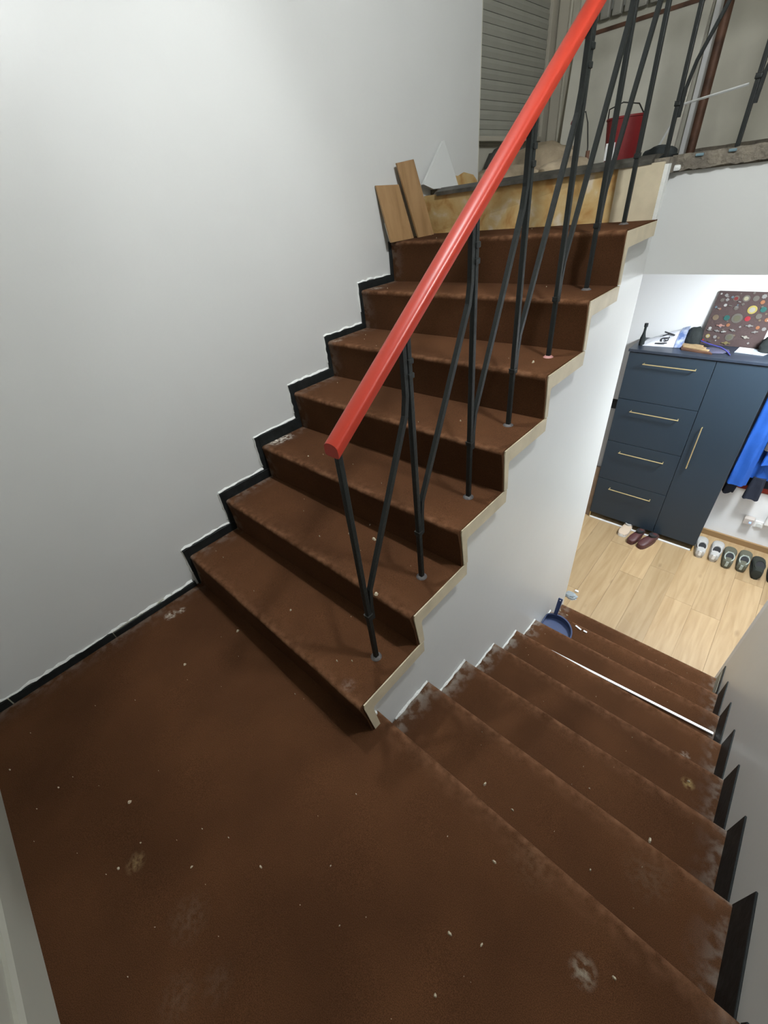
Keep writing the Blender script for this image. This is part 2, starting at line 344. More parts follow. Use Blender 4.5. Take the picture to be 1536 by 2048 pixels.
# hall floor : laminate planks
fl = struct(MB().box((-1.2, 1.57, ZF - .1), (3.7, 3.5, ZF - .006)).build('floor_hall', OAKJ), 'oak laminate floor of the lower hall')
pw, plen = .192, 1.28
rng = random.Random(5)
pm = MB().box((0, 0, -.006), (pw - .0015, plen - .0015, 0)).build('plank', OAK, fl); first = True
for i in range(24):
    x = -1.0 + i * pw; off = rng.uniform(0, 1.0); y = 1.585 - off
    while y < 3.36:
        ya, yb = max(y, 1.585), min(y + plen, 3.355)
        if yb - ya > .03:
            if abs(ya - y) < 1e-6 and abs(yb - y - plen) < 1e-6:
                if first: pm.location = (x, y, ZF); first = False
                else: wmesh('plank', pm, (x, y, ZF), fl)
            else:
                MB().box((x, ya, ZF - .006), (x + pw - .0015, yb - .0015, ZF)).build('plank', OAK, fl)
        y += plen
if first: pm.location = (-1.0, 1.585, ZF)

# ------------------------------------------------------------------ carpeted steps
NX = 24
def carpet_step(name, left, right, x0, x1, parent, dustL=0.0, dustR=0.0, jag=None, jagr=None, edge0=None):
    """left/right: lists of (Y,z,wear) top-surface profile, lofted along X; closed with an underside 18 mm inside"""
    rings = []; wear = []; dust = []
    n = len(left)
    for i in range(NX + 1):
        t = i / NX
        if edge0 is not None:            # denser columns near the sides
            t = 0.5 - 0.5 * math.cos(math.pi * t)
        ring = []
        for j in range(n):
            y = left[j][0] * (1 - t) + right[j][0] * t; z = left[j][1] * (1 - t) + right[j][1] * t; wv = left[j][2]
            x = x0 + (x1 - x0) * t
            a = noise.noise(Vector((x * 7, y * 7, z * 7))) * .0022 * (1 if wv > 0 else .5)
            if i == 0 and jag: x -= 0
            ring.append((x, y + a * (1 if wv else 0), z + a))
            wear.append(wv)
            d = 0
            if dustL: d = max(d, dustL * max(0, 1 - (x - x0) / .07))
            if dustR: d = max(d, dustR * max(0, 1 - (x1 - x) / .05))
            dust.append(d)
        for j in range(n - 1, -1, -1):
            y = left[j][0] * (1 - t) + right[j][0] * t; z = left[j][1] * (1 - t) + right[j][1] * t
            # inward offset: towards back-and-down
            ring.append((x0 + (x1 - x0) * t, y + .018 if j < n - 1 else y, z - .018 if j > 0 else z)); wear.append(0); dust.append(0)
        rings.append(ring)
    m = MB().loft(rings); o = m.build(name, CARPET, parent, smooth=True)
    for nm, arr in (('wear', wear), ('dust', dust)):
        at = o.data.attributes.new(nm, 'FLOAT', 'POINT'); at.data.foreach_set('value', arr[:len(o.data.vertices)])
    return o
def step_profile(yb, zb, yn, zn, yk):
    """riser base (yb,zb) -> rounded nosing at (yn,zn) -> back of tread yk"""
    r = .012; P = [(yb, zb, 0), ((yb + yn) / 2 + .004, (zb + zn) / 2, 0), (yn + .002, zn - r * 1.6, 0), (yn, zn - r, .8)]
    for a in (30, 60): P.append((yn + r - r * math.cos(math.radians(a)), zn - r + r * math.sin(math.radians(a)), 1))
    P += [(yn + r, zn, .9), (yn + .03, zn, .25), (yn + .08, zn, 0), ((yn + yk) / 2, zn, 0), (yk, zn, 0)]
    return P
up = thing('staircase', 'upper carpeted staircase with beige edge, climbing from the landing to the unfinished floor', 'stairs', (0.57, -.45, 0))
UBL = [(-.455, 0.0)] + [(UL[k][0] + .005, UL[k - 1][1]) for k in range(1, 7)] + [(1.52, 1.229)]
UBR = [(-.425, 0.0)] + [(UR[k][0] + .024, UR[k - 1][1]) for k in range(1, 7)] + [(1.475, 1.229)]
for k in range(7):
    Lp = step_profile(UBL[k][0], UBL[k][1], UL[k][0], UL[k][1], UBL[k + 1][0] + .012)
    Rp = step_profile(UBR[k][0], UBR[k][1], UR[k][0], UR[k][1], UBR[k + 1][0] + .012)
    carpet_step('carpeted_step', Lp, Rp, .004, XW - .001, up, dustL=.25)
# beige side of each step
for k in range(7):
    yn, zn = UR[k]; yb, zb = UBR[k]; yk = UBR[k + 1][0]
    bot = zb if k else 0.0
    poly = [(yb + .010, bot + (.0 if k else .001)), (yn + .016, zn - .022), (yn + .018, zn - .005), (yk - .003, zn - .004)]
    nxt = UR[k + 1] if k < 6 else None
    if k < 6: poly += [(yk + .030, zn - .006), (yk + .030, zn - .060)]
    else: poly += [(yk, zn - .055)]
    poly += [(yn + .056, zn - .060), (yn + .050, zn - .069), (yb + .034, bot + (-.003 if k else .001))]
    MB().prism(poly, 'X', XD - .012, XW + .003).build('edge_board', BEIGE, up)
# eighth riser: bare chipboard
MB().add([(0.004, 1.456, 1.226), (1.02, 1.470, 1.226), (1.02, 1.480, 1.414), (0.004, 1.420, 1.402), (0.004, 1.54, 1.226), (1.02, 1.50, 1.226), (1.02, 1.51, 1.414), (0.004, 1.46, 1.402)],
         [(0, 1, 2, 3), (4, 7, 6, 5), (0, 4, 5, 1), (1, 5, 6, 2), (2, 6, 7, 3), (3, 7, 4, 0)]).build('chipboard_riser', OSB, up)['label'] = 'stained yellow chipboard riser'
MB().box((.97, 1.464, 1.228), (1.136, 1.478, 1.413)).build('filler_panel', BEIGE, up)
MB().add([(.09, 1.412, 1.396), (1.09, 1.462, 1.410), (1.09, 1.462, 1.424), (.09, 1.412, 1.412), (.09, 1.60, 1.428), (1.09, 1.60, 1.440), (1.09, 1.50, 1.440), (.09, 1.46, 1.428)],
         [(0, 1, 2, 3), (3, 2, 6, 7), (7, 6, 5, 4), (4, 5, 1, 0), (0, 3, 7, 4), (1, 5, 6, 2)]).build('metal_edge', EDGE, up)['label'] = 'dark metal nosing strip at the top'

lo = thing('staircase', 'lower carpeted staircase going down from the landing to the oak floored hall', 'stairs', (1.62, -.36, ZF))
for j in range(1, 8):
    yn, zn = DN[j]; yp, zp = DN[j - 1]
    # riser below this nosing is hidden from here; build tread + riser down to the next tread
    yb, zb = yn + .012, (DN[j + 1][1] if j < 7 else ZF)
    # profile ordered: riser base -> nosing (faces +Y) -> back of tread
    r = .012
    P = [(yn - .02, zb, 0), (yn - .010, (zb + zn) / 2, 0), (yn - .002, zn - r * 1.6, 0), (yn, zn - r, .8)]
    for a in (30, 60): P.append((yn - r + r * math.cos(math.radians(a)), zn - r + r * math.sin(math.radians(a)), 1))
    P += [(yn - r, zn, 1), (yn - .022, zn, .5), (yn - .06, zn, 0), ((yn + yp) / 2, zn, 0), (yp - .02, zn, 0)]
    Pm = [(-y, z, wv) for y, z, wv in P]
    o = carpet_step('carpeted_step', Pm, Pm, XD + .002, XR - .004, lo, dustL=.55, dustR=.3)
    for v in o.data.vertices: v.co.y = -v.co.y - 2 * 0
    # parent inverse keeps world coordinates; flip back
    o.data.flip_normals()

fl2 = struct(MB().box((0.0, YB, -.3), (XR, -.40, -.02)).build('floor_landing', BEIGE), 'half landing covered in dark brown carpet')
# landing carpet: subdivided sheet with rounded nosing on the lower flight side
def landing():
    m = MB(); ys = [YB + i * (.05) for i in range(19)] + [-.428]
    wear = []; dust = []
    def col(x0, x1, nx, prof):
        rings = []
        for i in range(nx + 1):
            x = x0 + (x1 - x0) * i / nx
            ring = []
            for (y, z, wv) in prof:
                a = noise.noise(Vector((x * 5, y * 5, 0))) * .0012
                ring.append((x, y, z + a)); wear.append(wv); dust.append(.25 * max(0, 1 - x / .06) + .3 * max(0, 1 - (XR - x) / .05))
            rings.append(ring)
        m.loft(rings, closed=False)
    p1 = [(y, 0, 0) for y in ys if y < -.43]
    col(0.0, XD, 22, p1 + [(-.40, 0, 0)])
    r = .012; yn = DN[0][0]
    col(XD, XR, 24, p1 + [(-.43, 0, 0), (yn - .022, 0, .5), (yn - r, 0, 1), (yn - r + r * .5, -r * .134, 1), (yn - r * .134, -r * .5, 1), (yn, -r, .8), (yn - .002, -r * 1.6, 0), (yn - .01, -.09, 0), (yn - .02, -.18, 0)])
    o = m.build('carpet', CARPET, fl2, smooth=True)
    for nm, arr in (('wear', wear), ('dust', dust)):
        at = o.data.attributes.new(nm, 'FLOAT', 'POINT'); at.data.foreach_set('value', arr[:len(o.data.vertices)])
landing()

# ------------------------------------------------------------------ black tile skirtings
def jagpoly(pts, amp, step, rng):
    out = []
    for i in range(len(pts) - 1):
        (a, b), (c, d) = pts[i], pts[i + 1]; L = math.hypot(c - a, d - b); n = max(1, int(L / step))
        for k in range(n):
            t = k / n; out.append((a + (c - a) * t + rng.uniform(-amp, amp), b + (d - b) * t + rng.uniform(-amp, amp)))
    out.append(pts[-1]); return out
bl = struct(MB().box((0.0, YB, 0.0), (.006, -.50, .036)).build('baseboard_left', GROUT), 'black tile skirting stepping up the left wall')
for a, b in ((-1.355, -1.245), (-1.240, -.86), (-.857, -.475)):
    MB().box((.0, a, .0), (.011, b, .030 + .006 * (a < -1))).build('tile', TILE, bl, bevel=.0015, seg=1)
for k in range(7):
    y0, z0 = UL[k]; y1 = UL[k + 1][0] if k < 6 else 1.12
    pz = (UL[k - 1][1] if k else 0)
    hh = [.045, .047, .055, .042, .026, .034, 0][k]
    if k < 6: MB().box((0, y0 - .004, z0 - .01), (.013, y1 + .004, z0 + hh)).build('tile', TILE, bl, bevel=.0015, seg=1)
    MB().box((0, y0 - [.016, .016, .022, .018, .012, .012, .010][k], pz + .0), (.012, y0 + .008, z0 + max(hh, .004) - .002)).build('tile', TILE, bl, bevel=.0015, seg=1)
# ragged filler above the tiles
rng = random.Random(11)
def filler(pts, wdt, x, parent, sgn=1):
    line = jagpoly(pts, .0022, .02, rng); rings = []
    for i, (y, z) in enumerate(line):
        a, b = line[max(0, i - 1)], line[min(len(line) - 1, i + 1)]
        d = Vector((b[0] - a[0], b[1] - a[1])).normalized() if a != b else Vector((1, 0)); nrm = Vector((-d.y, d.x)); w_ = wdt * rng.uniform(.3, 1.3); t_ = rng.uniform(.004, .010)
        rings.append([(x, y - nrm.x * .004, z - nrm.y * .004), (x + sgn * t_, y + nrm.x * w_ * .25, z + nrm.y * w_ * .25), (x + sgn * t_ * .8, y + nrm.x * w_ * .6, z + nrm.y * w_ * .6), (x, y + nrm.x * w_, z + nrm.y * w_)])
    MB().loft(rings).build('filler_bead', PLASTER, parent, smooth=True)
hh = [.045, .047, .055, .042, .026, .034]
fw = [.016, .016, .022, .018, .012, .012]
filler([(-1.35, .037), (-1.0, .033), (-.485, .031)], .012, .001, bl)
for k in range(6):
    y0, z0 = UL[k]; y1 = UL[k + 1][0]
    filler([(y0 - fw[k], z0 - .10), (y0 - fw[k], z0 + hh[k])], .007, .001, bl)
    filler([(y0 - fw[k], z0 + hh[k]), (y1 - .02, z0 + hh[k])], .010, .001, bl)
br = struct(MB().box((XR - .006, DN[7][0] - .2, ZF), (XR, DN[7][0] - .001, DN[7][1] + .1)).build('baseboard_right', GROUT), 'black tile skirting stepping down the right wall')
for j in range(0, 8):
    yn, zn = DN[j]; yp = DN[j - 1][0] if j else YB
    if j == 0: MB().box((XR - .005, YB, 0), (XR, yn + .0, .03)).build('tile', TILE, br, bevel=.0015, seg=1)
    else:
        MB().add([(XR - .005, yp - .02, zn - .005), (XR, yp - .02, zn - .005), (XR, yn, zn - .005), (XR - .005, yn, zn - .005),
                  (XR - .005, yp - .02, zn + .135), (XR, yp - .02, zn + .135), (XR, yn, zn + .138), (XR - .005, yn, zn + .138)],
                 [(0, 3, 2, 1), (4, 5, 6, 7), (0, 1, 5, 4), (1, 2, 6, 5), (2, 3, 7, 6), (3, 0, 4, 7)]).build('tile', TILE, br, bevel=.0015, seg=1)
# baseboard of the back wall
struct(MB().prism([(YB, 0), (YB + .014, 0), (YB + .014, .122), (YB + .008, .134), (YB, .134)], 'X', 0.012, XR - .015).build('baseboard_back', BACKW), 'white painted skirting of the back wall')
# ragged filler where the divider meets the lower steps
for j in range(1, 7):
    yn, zn = DN[j]; yp = DN[j - 1][0]
    filler([(yp + .07, zn + .002), (yn - .01, zn + .004)], .012, XD + .001, wd)
MB().box((XD, -.402, .0), (XD + .010, -.372, .012)).build('filler_bead', PLASTER, wd)

# ------------------------------------------------------------------ railing
RX = 1.07
def railz(y): return 0.980 + .715 * (y + .279)
rl = thing('stair_railing', 'red handrail on black iron balusters with slanting bars beside the upper flight', 'railing', (RX, -.29, .175))
prof = []
for a in range(0, 181, 20): prof.append((.0225 * math.cos(math.radians(a)), .010 + .011 * math.sin(math.radians(a))))
prof = [(.0225, -.010), (.0235, .0)] + prof + [(-.0235, .0), (-.0225, -.010), (-.014, -.012), (.014, -.012)]
ya, yb = -.305, 1.42
MB().loft([[(RX - .002 + u, y, railz(y) + v + .006) for u, v in prof] for y in (ya, ya + .004, .3, .8, yb)]).build('handrail', RED, rl, smooth=True)['label'] = 'glossy red handrail'
PY = [-.290, -.032, .250, .505, .780, 1.052, 1.340]
PZ = []
for i, y in enumerate(PY):
    zt = UR[i][1] - .002; PZ.append(zt)
def post(x, y, z0, z1, parent, cols):
    p = MB().box((x - .0075, y - .0075, z0 - .01), (x + .0075, y + .0075, z1)).build('baluster', IRON, parent, bevel=.0025)
    for c in cols: MB().box((x - .0105, y - .0105, c - .007), (x + .0105, y + .0105, c + .007)).build('collar', IRON, p, bevel=.003)
    for c in cols[:1]: MB().box((x - .0108, y - .0108, c + .0072), (x + .0108, y + .0108, c + .0088)).build('shiny_ring', IRON_WORN, p)
    return p
for i, y in enumerate(PY):
    z1 = railz(y) - .005; rng = random.Random(i)
    cols = [PZ[i] + .205 + rng.uniform(-.01, .01)]
    if i: cols += [z1 - .065, z1 - .10]
    p = post(RX, y, PZ[i], z1, rl, cols)
    g = MB().lathe([(.0, -.002), (.020, -.002), (.019, .004), (.011, .010), (.0, .010)], (RX, y, PZ[i] - .002), 12).build('base_putty', PINK if i == 4 else GLUE, rl, smooth=True)
    if i < len(PY) - 1:
        yn = PY[i + 1]; zt = railz(yn)
        pts = [(RX, y + .014, PZ[i] + .19), (RX, y + .015, PZ[i] + .255), (RX, y + .022, PZ[i] + .31), (RX, yn - .026, zt - .20), (RX, yn - .017, zt - .15), (RX, yn - .016, zt - .012)]
        m = MB()
        rings = []
        for k, q in enumerate(pts):
            a = pts[max(0, k - 1)]; b = pts[min(len(pts) - 1, k + 1)]; d = Vector((0, b[1] - a[1], b[2] - a[2])).normalized(); nn = Vector((0, -d.z, d.y)) * .0065; xx = Vector((.0065, 0, 0)); q = Vector(q)
            rings.append([q - nn - xx, q - nn + xx, q + nn + xx, q + nn - xx])
        m.loft(rings).build('slanting_bar', IRON, rl)
rl2 = thing('landing_railing', 'black iron railing standing on the raw edge of the upper floor', 'railing', (1.089, YS + .02, ZU))
QX = [1.089, 1.326, 1.563, 1.80, 2.04]
YQ = YS + .022; ZR = 2.36
MB().loft([[(x, YQ + u, ZR + v + .006) for u, v in prof] for x in (RX - .03, 2.15)]).build('handrail', RED, rl2, smooth=True)
for i, x in enumerate(QX):
    post(x, YQ, ZU, ZR, rl2, [ZU + .16 + .03 * (i % 2)] + ([ZR - .07] if i else []))
    if i < 4:
        xn = QX[i + 1]; pts = [(x + .013, ZU + .12), (x + .015, ZU + .2), (x + .03, ZU + .27), (xn - .03, ZR - .25), (xn - .015, ZR - .15), (xn - .014, ZR - .01)]; rings = []
        for k, q in enumerate(pts):
            a = pts[max(0, k - 1)]; b = pts[min(5, k + 1)]; d = Vector((b[0] - a[0], 0, b[1] - a[1])).normalized(); nn = Vector((-d.z, 0, d.x)) * .0055; yy = Vector((0, .0055, 0)); q = Vector((q[0], YQ, q[1]))
            rings.append([q - nn - yy, q - nn + yy, q + nn + yy, q + nn - yy])
        MB().loft(rings).build('slanting_bar', IRON, rl2)

# ------------------------------------------------------------------ lamps
lp = thing('wall_lamp', 'round opal glass lamp on the white wall above the lower flight', 'lamp', (XR, STAIR_POS[1], STAIR_POS[2]))
def sphere(m, c, r, nu=20, nv=12):
    m.loft([[(c[0] + r * math.sin(math.pi * (i + .01) / (nv + .02)) * math.cos(math.tau * k / nu), c[1] + r * math.sin(math.pi * (i + .01) / (nv + .02)) * math.sin(math.tau * k / nu), c[2] + r * math.cos(math.pi * (i + .01) / (nv + .02))) for k in range(nu)] for i in range(nv + 1)]); return m
sphere(MB(), STAIR_POS, .075).build('glass_globe', LAMPG, lp, smooth=True)
MB().tube([(STAIR_POS[0], STAIR_POS[1], STAIR_POS[2] + .074), (STAIR_POS[0], STAIR_POS[1], STAIR_POS[2] + .11), (STAIR_POS[0] + .05, STAIR_POS[1], STAIR_POS[2] + .13), (XR - .01, STAIR_POS[1], STAIR_POS[2] + .13)], .008, 8).build('arm', WHITE, lp, smooth=True)
MB().box((XR - .02, STAIR_POS[1] - .05, STAIR_POS[2] + .08), (XR, STAIR_POS[1] + .05, STAIR_POS[2] + .18)).build('wall_plate', WHITE, lp, bevel=.006)
sl = thing('spot_lamp', 'small white cylinder spotlight on the stairwell ceiling near the left wall', 'lamp', (SPOT_POS[0], SPOT_POS[1], ZC))
MB().lathe([(.034, -.05), (.040, -.05), (.040, ZC - SPOT_POS[2]), (.001, ZC - SPOT_POS[2]), (.001, .03), (.034, .03)], SPOT_POS, 20).build('housing', WHITE, sl, smooth=True)
hl = thing('ceiling_lamp', 'flat round white lamp on the hall ceiling', 'lamp', HALL_POS)
MB().lathe([(.001, -.012), (.19, -.012), (.19, .012), (.001, .012)], HALL_POS, 28).build('diffuser', HALLG, hl)
MB().lathe([(.19, .01), (.205, .01), (.205, .026), (.001, .026)], (HALL_POS[0], HALL_POS[1], HALL_POS[2]), 28).build('rim', WHITE, hl)

# ------------------------------------------------------------------ things at the top of the upper flight
def slab_poly(pts_bottom_yz, x_bottom, x_top, z0, z1, th):
    """board leaning on the left wall: polygon in (y,z), x blends from x_bottom at z0 to x_top at z1"""
    def X(z): return x_bottom + (x_top - x_bottom) * (z - z0) / (z1 - z0)
    return MB().loft([[(X(z) + t, y, z) for y, z in pts_bottom_yz] for t in (0, th)])
tag(slab_poly([(1.068, 1.2295), (1.250, 1.2295), (1.205, 1.460), (1.040, 1.464)], .050, .006, 1.229, 1.46, .009).build('laminate_offcut', LAM), 'wide brown laminate offcut leaning on the white wall atop the carpet', 'wood plank', 'laminate offcuts')
tag(slab_poly([(1.262, 1.2295), (1.397, 1.2295), (1.312, 1.553), (1.180, 1.541)], .072, .022, 1.229, 1.55, .009).build('laminate_offcut', LAM), 'narrow taller brown laminate offcut standing right of the wide one', 'wood plank', 'laminate offcuts')
tag(slab_poly([(1.088, 1.2295), (1.20, 1.2295), (1.20, 1.375), (1.072, 1.312)], .030, .006, 1.229, 1.375, .007).build('board_scrap', WHITEPAINT), 'small white board scrap tucked behind the wide laminate offcut', 'board')
wb = tag(slab_poly([(1.44, 1.4265), (1.672, 1.4265), (1.655, 1.47), (1.585, 1.625), (1.573, 1.622), (1.36, 1.45)], .040, .008, 1.426, 1.62, .014).build('board_scrap', WHITEPAINT), 'slant cut white board leaning on the wall at the upper floor edge', 'board')
MB().prism([(1.69, 1.427), (1.945, 1.427), (1.945, 1.445), (1.90, 1.475), (1.80, 1.49), (1.74, 1.475), (1.69, 1.48)], 'X', .0005, .003).build('raw_patch', OSB, wl)['label'] = 'unpainted stained patch at the wall foot'
# sacks
def lump(name, c, s, m, label, cat, group=None, seed=0, nu=20, nv=12, amp=.18, flat=.35):
    mb = MB(); rings = []
    for i in range(nv + 1):
        a = math.pi * (i + .02) / (nv + .04); ring = []
        for k in range(nu):
            b = math.tau * k / nu; d = Vector((math.sin(a) * math.cos(b), math.sin(a) * math.sin(b), math.cos(a)))
            q = 1 + amp * noise.noise(d * 2.2 + Vector((seed * 3.1, seed, 0))) + amp * .5 * noise.noise(d * 6 + Vector((seed, 0, seed)))
            sx = math.copysign(abs(d.x) ** .7, d.x); z = d.z * q; z = max(z, -flat)
            ring.append((c[0] + sx * q * s[0], c[1] + d.y * q * s[1], c[2] + (z + flat) * s[2]))
        rings.append(ring)
    mb.loft(rings); o = mb.build(name, m, smooth=True); return tag(o, label, cat, group)
lump('sack', (.10, 2.08, ZU), (.23, .10, .055), SACK, 'dusty beige sack lying nearest the floor edge by the shutter', 'sack', 'dusty sacks', 1)
lump('sack', (.50, 2.02, ZU), (.14, .09, .048), SACK, 'dusty beige sack lying right of the others beside the red bucket', 'sack', 'dusty sacks', 2)
lump('sack', (.20, 2.29, ZU + .0), (.26, .085, .115), SACK, 'plump beige sack bulging behind the two front sacks', 'sack', 'dusty sacks', 3)
lump('sack', (-.12, 2.50, ZU), (.16, .08, .15), SACKD, 'dark grey folded sack below the roller shutter', 'sack', 'dusty sacks', 4)
# red bucket
bk = thing('bucket', 'dark red plastic bucket standing on the upper floor behind the balusters', 'bucket', (.70, 2.25, ZU))
MB().lathe([(.001, 0), (.072, 0), (.092, .19), (.096, .192), (.096, .2), (.089, .2), (.070, .01), (.001, .01)], (.70, 2.25, ZU), 20).build('body', BUCKET, bk, smooth=True)
MB().box((.655, 2.145, ZU + .03), (.70, 2.150, ZU + .10)).build('sticker', WHITE, bk)
MB().tube([(.606, 2.25, ZU + .18), (.63, 2.18, ZU + .235), (.70, 2.16, ZU + .25), (.77, 2.18, ZU + .235), (.794, 2.25, ZU + .18)], .003, 6).build('wire_handle', IRON_WORN, bk, smooth=True)
# paint roller
pr = thing('paint_roller', 'small paint roller with bent wire frame propped beside the red bucket', 'tool', (.52, 2.2, ZU))
MB().tube([(.47, 2.15, ZU + .20), (.485, 2.15, ZU + .235), (.52, 2.15, ZU + .245), (.535, 2.16, ZU + .20), (.55, 2.17, ZU + .10), (.555, 2.17, ZU + .004)], .0035, 6).build('wire_frame', IRON_WORN, pr, smooth=True)
MB().tube([(.455, 2.15, ZU + .215), (.485, 2.15, ZU + .20)], .013, 10).build('roller_cap', BUCKET, pr, smooth=True)
MB().tube([(.5535, 2.17, ZU + .02), (.5545, 2.17, ZU + .085)], .011, 8).build('grip', RUST, pr, smooth=True)
tag(MB().tube([(.80, 2.45, ZU + .012), (.90, 2.45, ZU + .22), (1.16, 2.45, ZU + .245)], .006, 6).build('bent_rod', WHITEPAINT), 'thin pale rod propped level behind the balusters', 'rod')
lump('work_glove', (1.0, 1.86, ZU), (.075, .04, .035), BLACKF, 'dark green black work glove lying on the upper floor edge', 'glove', None, 6)
# window with roller shutter, frames, leaning panel, radiator, pipe
wn = struct(MB().box((-.345, 2.0, ZU + .22), (-.325, 3.34, 3.2)).build('window_1', UPPERWALL), 'window closed by a grey roller shutter')
sm = None
zz = 1.70
while zz < 2.95:
    if sm is None:
        sm = MB().prism([(-.022, -.0240), (-.008, -.0235), (-.004, 0), (-.009, .0225), (-.022, .0235)], 'X', 0, 1).build('shutter_slat', SHUT, wn)
        me = sm.data
        for v in me.vertices: x, y, z = v.co; v.co = (y + .012, 2.01 + x * 1.27, z)
        me.flip_normals(); sm.location = (-.300, 0, zz)
    else: wmesh('shutter_slat', sm, (-.300, 0, zz), wn)
    zz += .048
MB().box((-.33, 3.29, ZU), (-.275, 3.37, 3.3)).build('window_frame', DULLW, wn, bevel=.004)
MB().box((-.335, 2.0, ZU + .235), (-.27, 3.29, ZU + .262)).build('window_sill', DULLW, wn, bevel=.004)
struct(MB().box((-.26, 3.355, ZU), (-.19, 3.38, 3.4)).build('trim_1', DULLW))
struct(MB().box((-.165, 3.365, ZU), (-.12, 3.38, 3.4)).build('trim_2', DULLW))
dp = thing('door_panel', 'large off-white door leaf leaning against the far upper wall', 'door', (.3, 3.3, ZU))
MB().add([(-.095, 3.22, ZU + .001), (.705, 3.22, ZU + .001), (.705, 3.255, ZU + .001), (-.095, 3.255, ZU + .001), (-.095, 3.31, 2.17), (.705, 3.31, 2.17), (.705, 3.345, 2.17), (-.095, 3.345, 2.17)],
         [(0, 3, 2, 1), (4, 5, 6, 7), (0, 1, 5, 4), (1, 2, 6, 5), (2, 3, 7, 6), (3, 0, 4, 7)]).build('leaf', mat('dusty_offwhite_laminate', (.66, .64, .55), .55, var=.06, vscale=5), dp, bevel=.002)
MB().bar((-.09, 3.307, 2.165), (.70, 3.307, 2.165), .012, .02).build('top_lipping', RUST, dp)
rd = thing('radiator', 'grey column radiator on the far upper wall above the leaning door', 'radiator', (.2, 3.35, 2.2))
c0 = None
for k in range(9):
    if c0 is None: c0 = MB().box((-.03, -.02, 0), (.03, .02, .62)).build('column', mat('radiator_grey', (.30, .29, .25), .5), rd, bevel=.012); c0.location = (0, 3.34, 2.22); c0.matrix_parent_inverse = Matrix.Translation(-rd.location)
    else:
        c = wmesh('column', c0, (.075 * k, 3.34, 2.22), rd); c.matrix_parent_inverse = Matrix.Translation(-rd.location)
MB().box((-.03, 3.352, 2.26), (.63, 3.378, 2.30)).build('rail', WHITEPAINT, rd)
struct(MB().box((.715, 3.345, ZU), (.80, 3.38, 3.4)).build('trim_3', WHITE))
pp = thing('steel_pipe', 'rust brown upright pipe standing before the far upper wall', 'pipe', (.80, 3.3, ZU))
MB().tube([(.80, 3.27, ZU), (.80, 3.27, 3.6)], .026, 12).build('pipe', RUST, pp, smooth=True)
MB().lathe([(.001, 0), (.045, 0), (.045, .01), (.001, .01)], (.80, 3.27, ZU), 14).build('foot_flange', RUST, pp)

# ------------------------------------------------------------------ things on the lower flight
ts = tag(MB().box((-.41, -.007, 0), (.41, .007, .007)).build('trim_strip', WHITE, bevel=.001), 'long thin white trim strip lying along the fifth lower tread', 'trim strip')
ts.location = (1.712, .880, -.896); ts.rotation_euler = (0, 0, .052)
dpn = thing('dustpan', 'dark blue plastic dustpan resting on a lower step against the wall', 'dustpan', (1.205, 1.17, -1.088))
pan = []
R0 = .125; cx, cy = 1.205, 1.150
arc = [(cx + R0 * math.cos(a), cy + R0 * .98 * math.sin(a)) for a in [math.radians(-18 + 216 * k / 22) for k in range(23)]]
arc = [(max(x, XD + .004), y) for x, y in arc]
outl = [(1.320, 1.075), ] + arc + [(XD + .006, 1.075)]
m = MB(); zb = -1.085
inner = [(cx + (x - cx) * .93, cy + (y - cy) * .93) for x, y in outl]
def hgt(y): return .004 + max(0, (y - 1.08)) * .22
rings = [[(x, y, zb) for x, y in outl], [(x, y, zb + hgt(y)) for x, y in outl], [(x, y, zb + hgt(y)) for x, y in inner], [(x, y, zb + .003) for x, y in inner]]
m.loft(rings).build('scoop', DUST, dpn, smooth=True)
MB().loft([[(1.170 + u, 1.262 + v * .5 + t * .048, -1.055 + t * .135 - v * .2) for u, v in ((-.012 - .003 * t, -.012), (.012 + .003 * t, -.012), (.012 + .003 * t, .012), (-.012 - .003 * t, .012))] for t in (0, .5, 1)]).build('handle', DUST, dpn, bevel=.003, smooth=True)
MB().lathe([(.001, 0), (.0055, 0), (.0055, .003), (.001, .003)], (1.172, 1.302, -.930), 10).build('hanging_hole', WHITE, dpn)
# crumpled wrapper at the wall end
wr = lump('crumpled_wrapper', (1.095, 1.86, ZF), (.05, .035, .02), mat('grey_foil', (.30, .34, .36), .35), 'crumpled grey wrapper on the oak floor behind the wall end', 'wrapper', None, 8, amp=.5)
tag(MB().box((1.10, 1.925, ZF), (1.13, 1.945, ZF + .012)).build('paper_scrap', WHITE, bevel=.004), 'tiny white paper scrap beside the grey wrapper', 'paper')
# chips of plaster
for k, (x, y, l_, lab) in enumerate(((1.330, 1.285, .045, 'longer white plaster chip beside the blue dustpan'), (1.378, 1.282, .024, 'shorter white plaster chip right of the longer one by the dustpan'))):
    o = tag(MB().box((-l_ / 2, -.006, 0), (l_ / 2, .006, .004)).build('plaster_chip', WHITE, bevel=.0018), lab, 'plaster chip', 'plaster chips beside the dustpan'); o.location = (x, y, -1.0875); o.rotation_euler = (0, 0, -.3 + .2 * k)
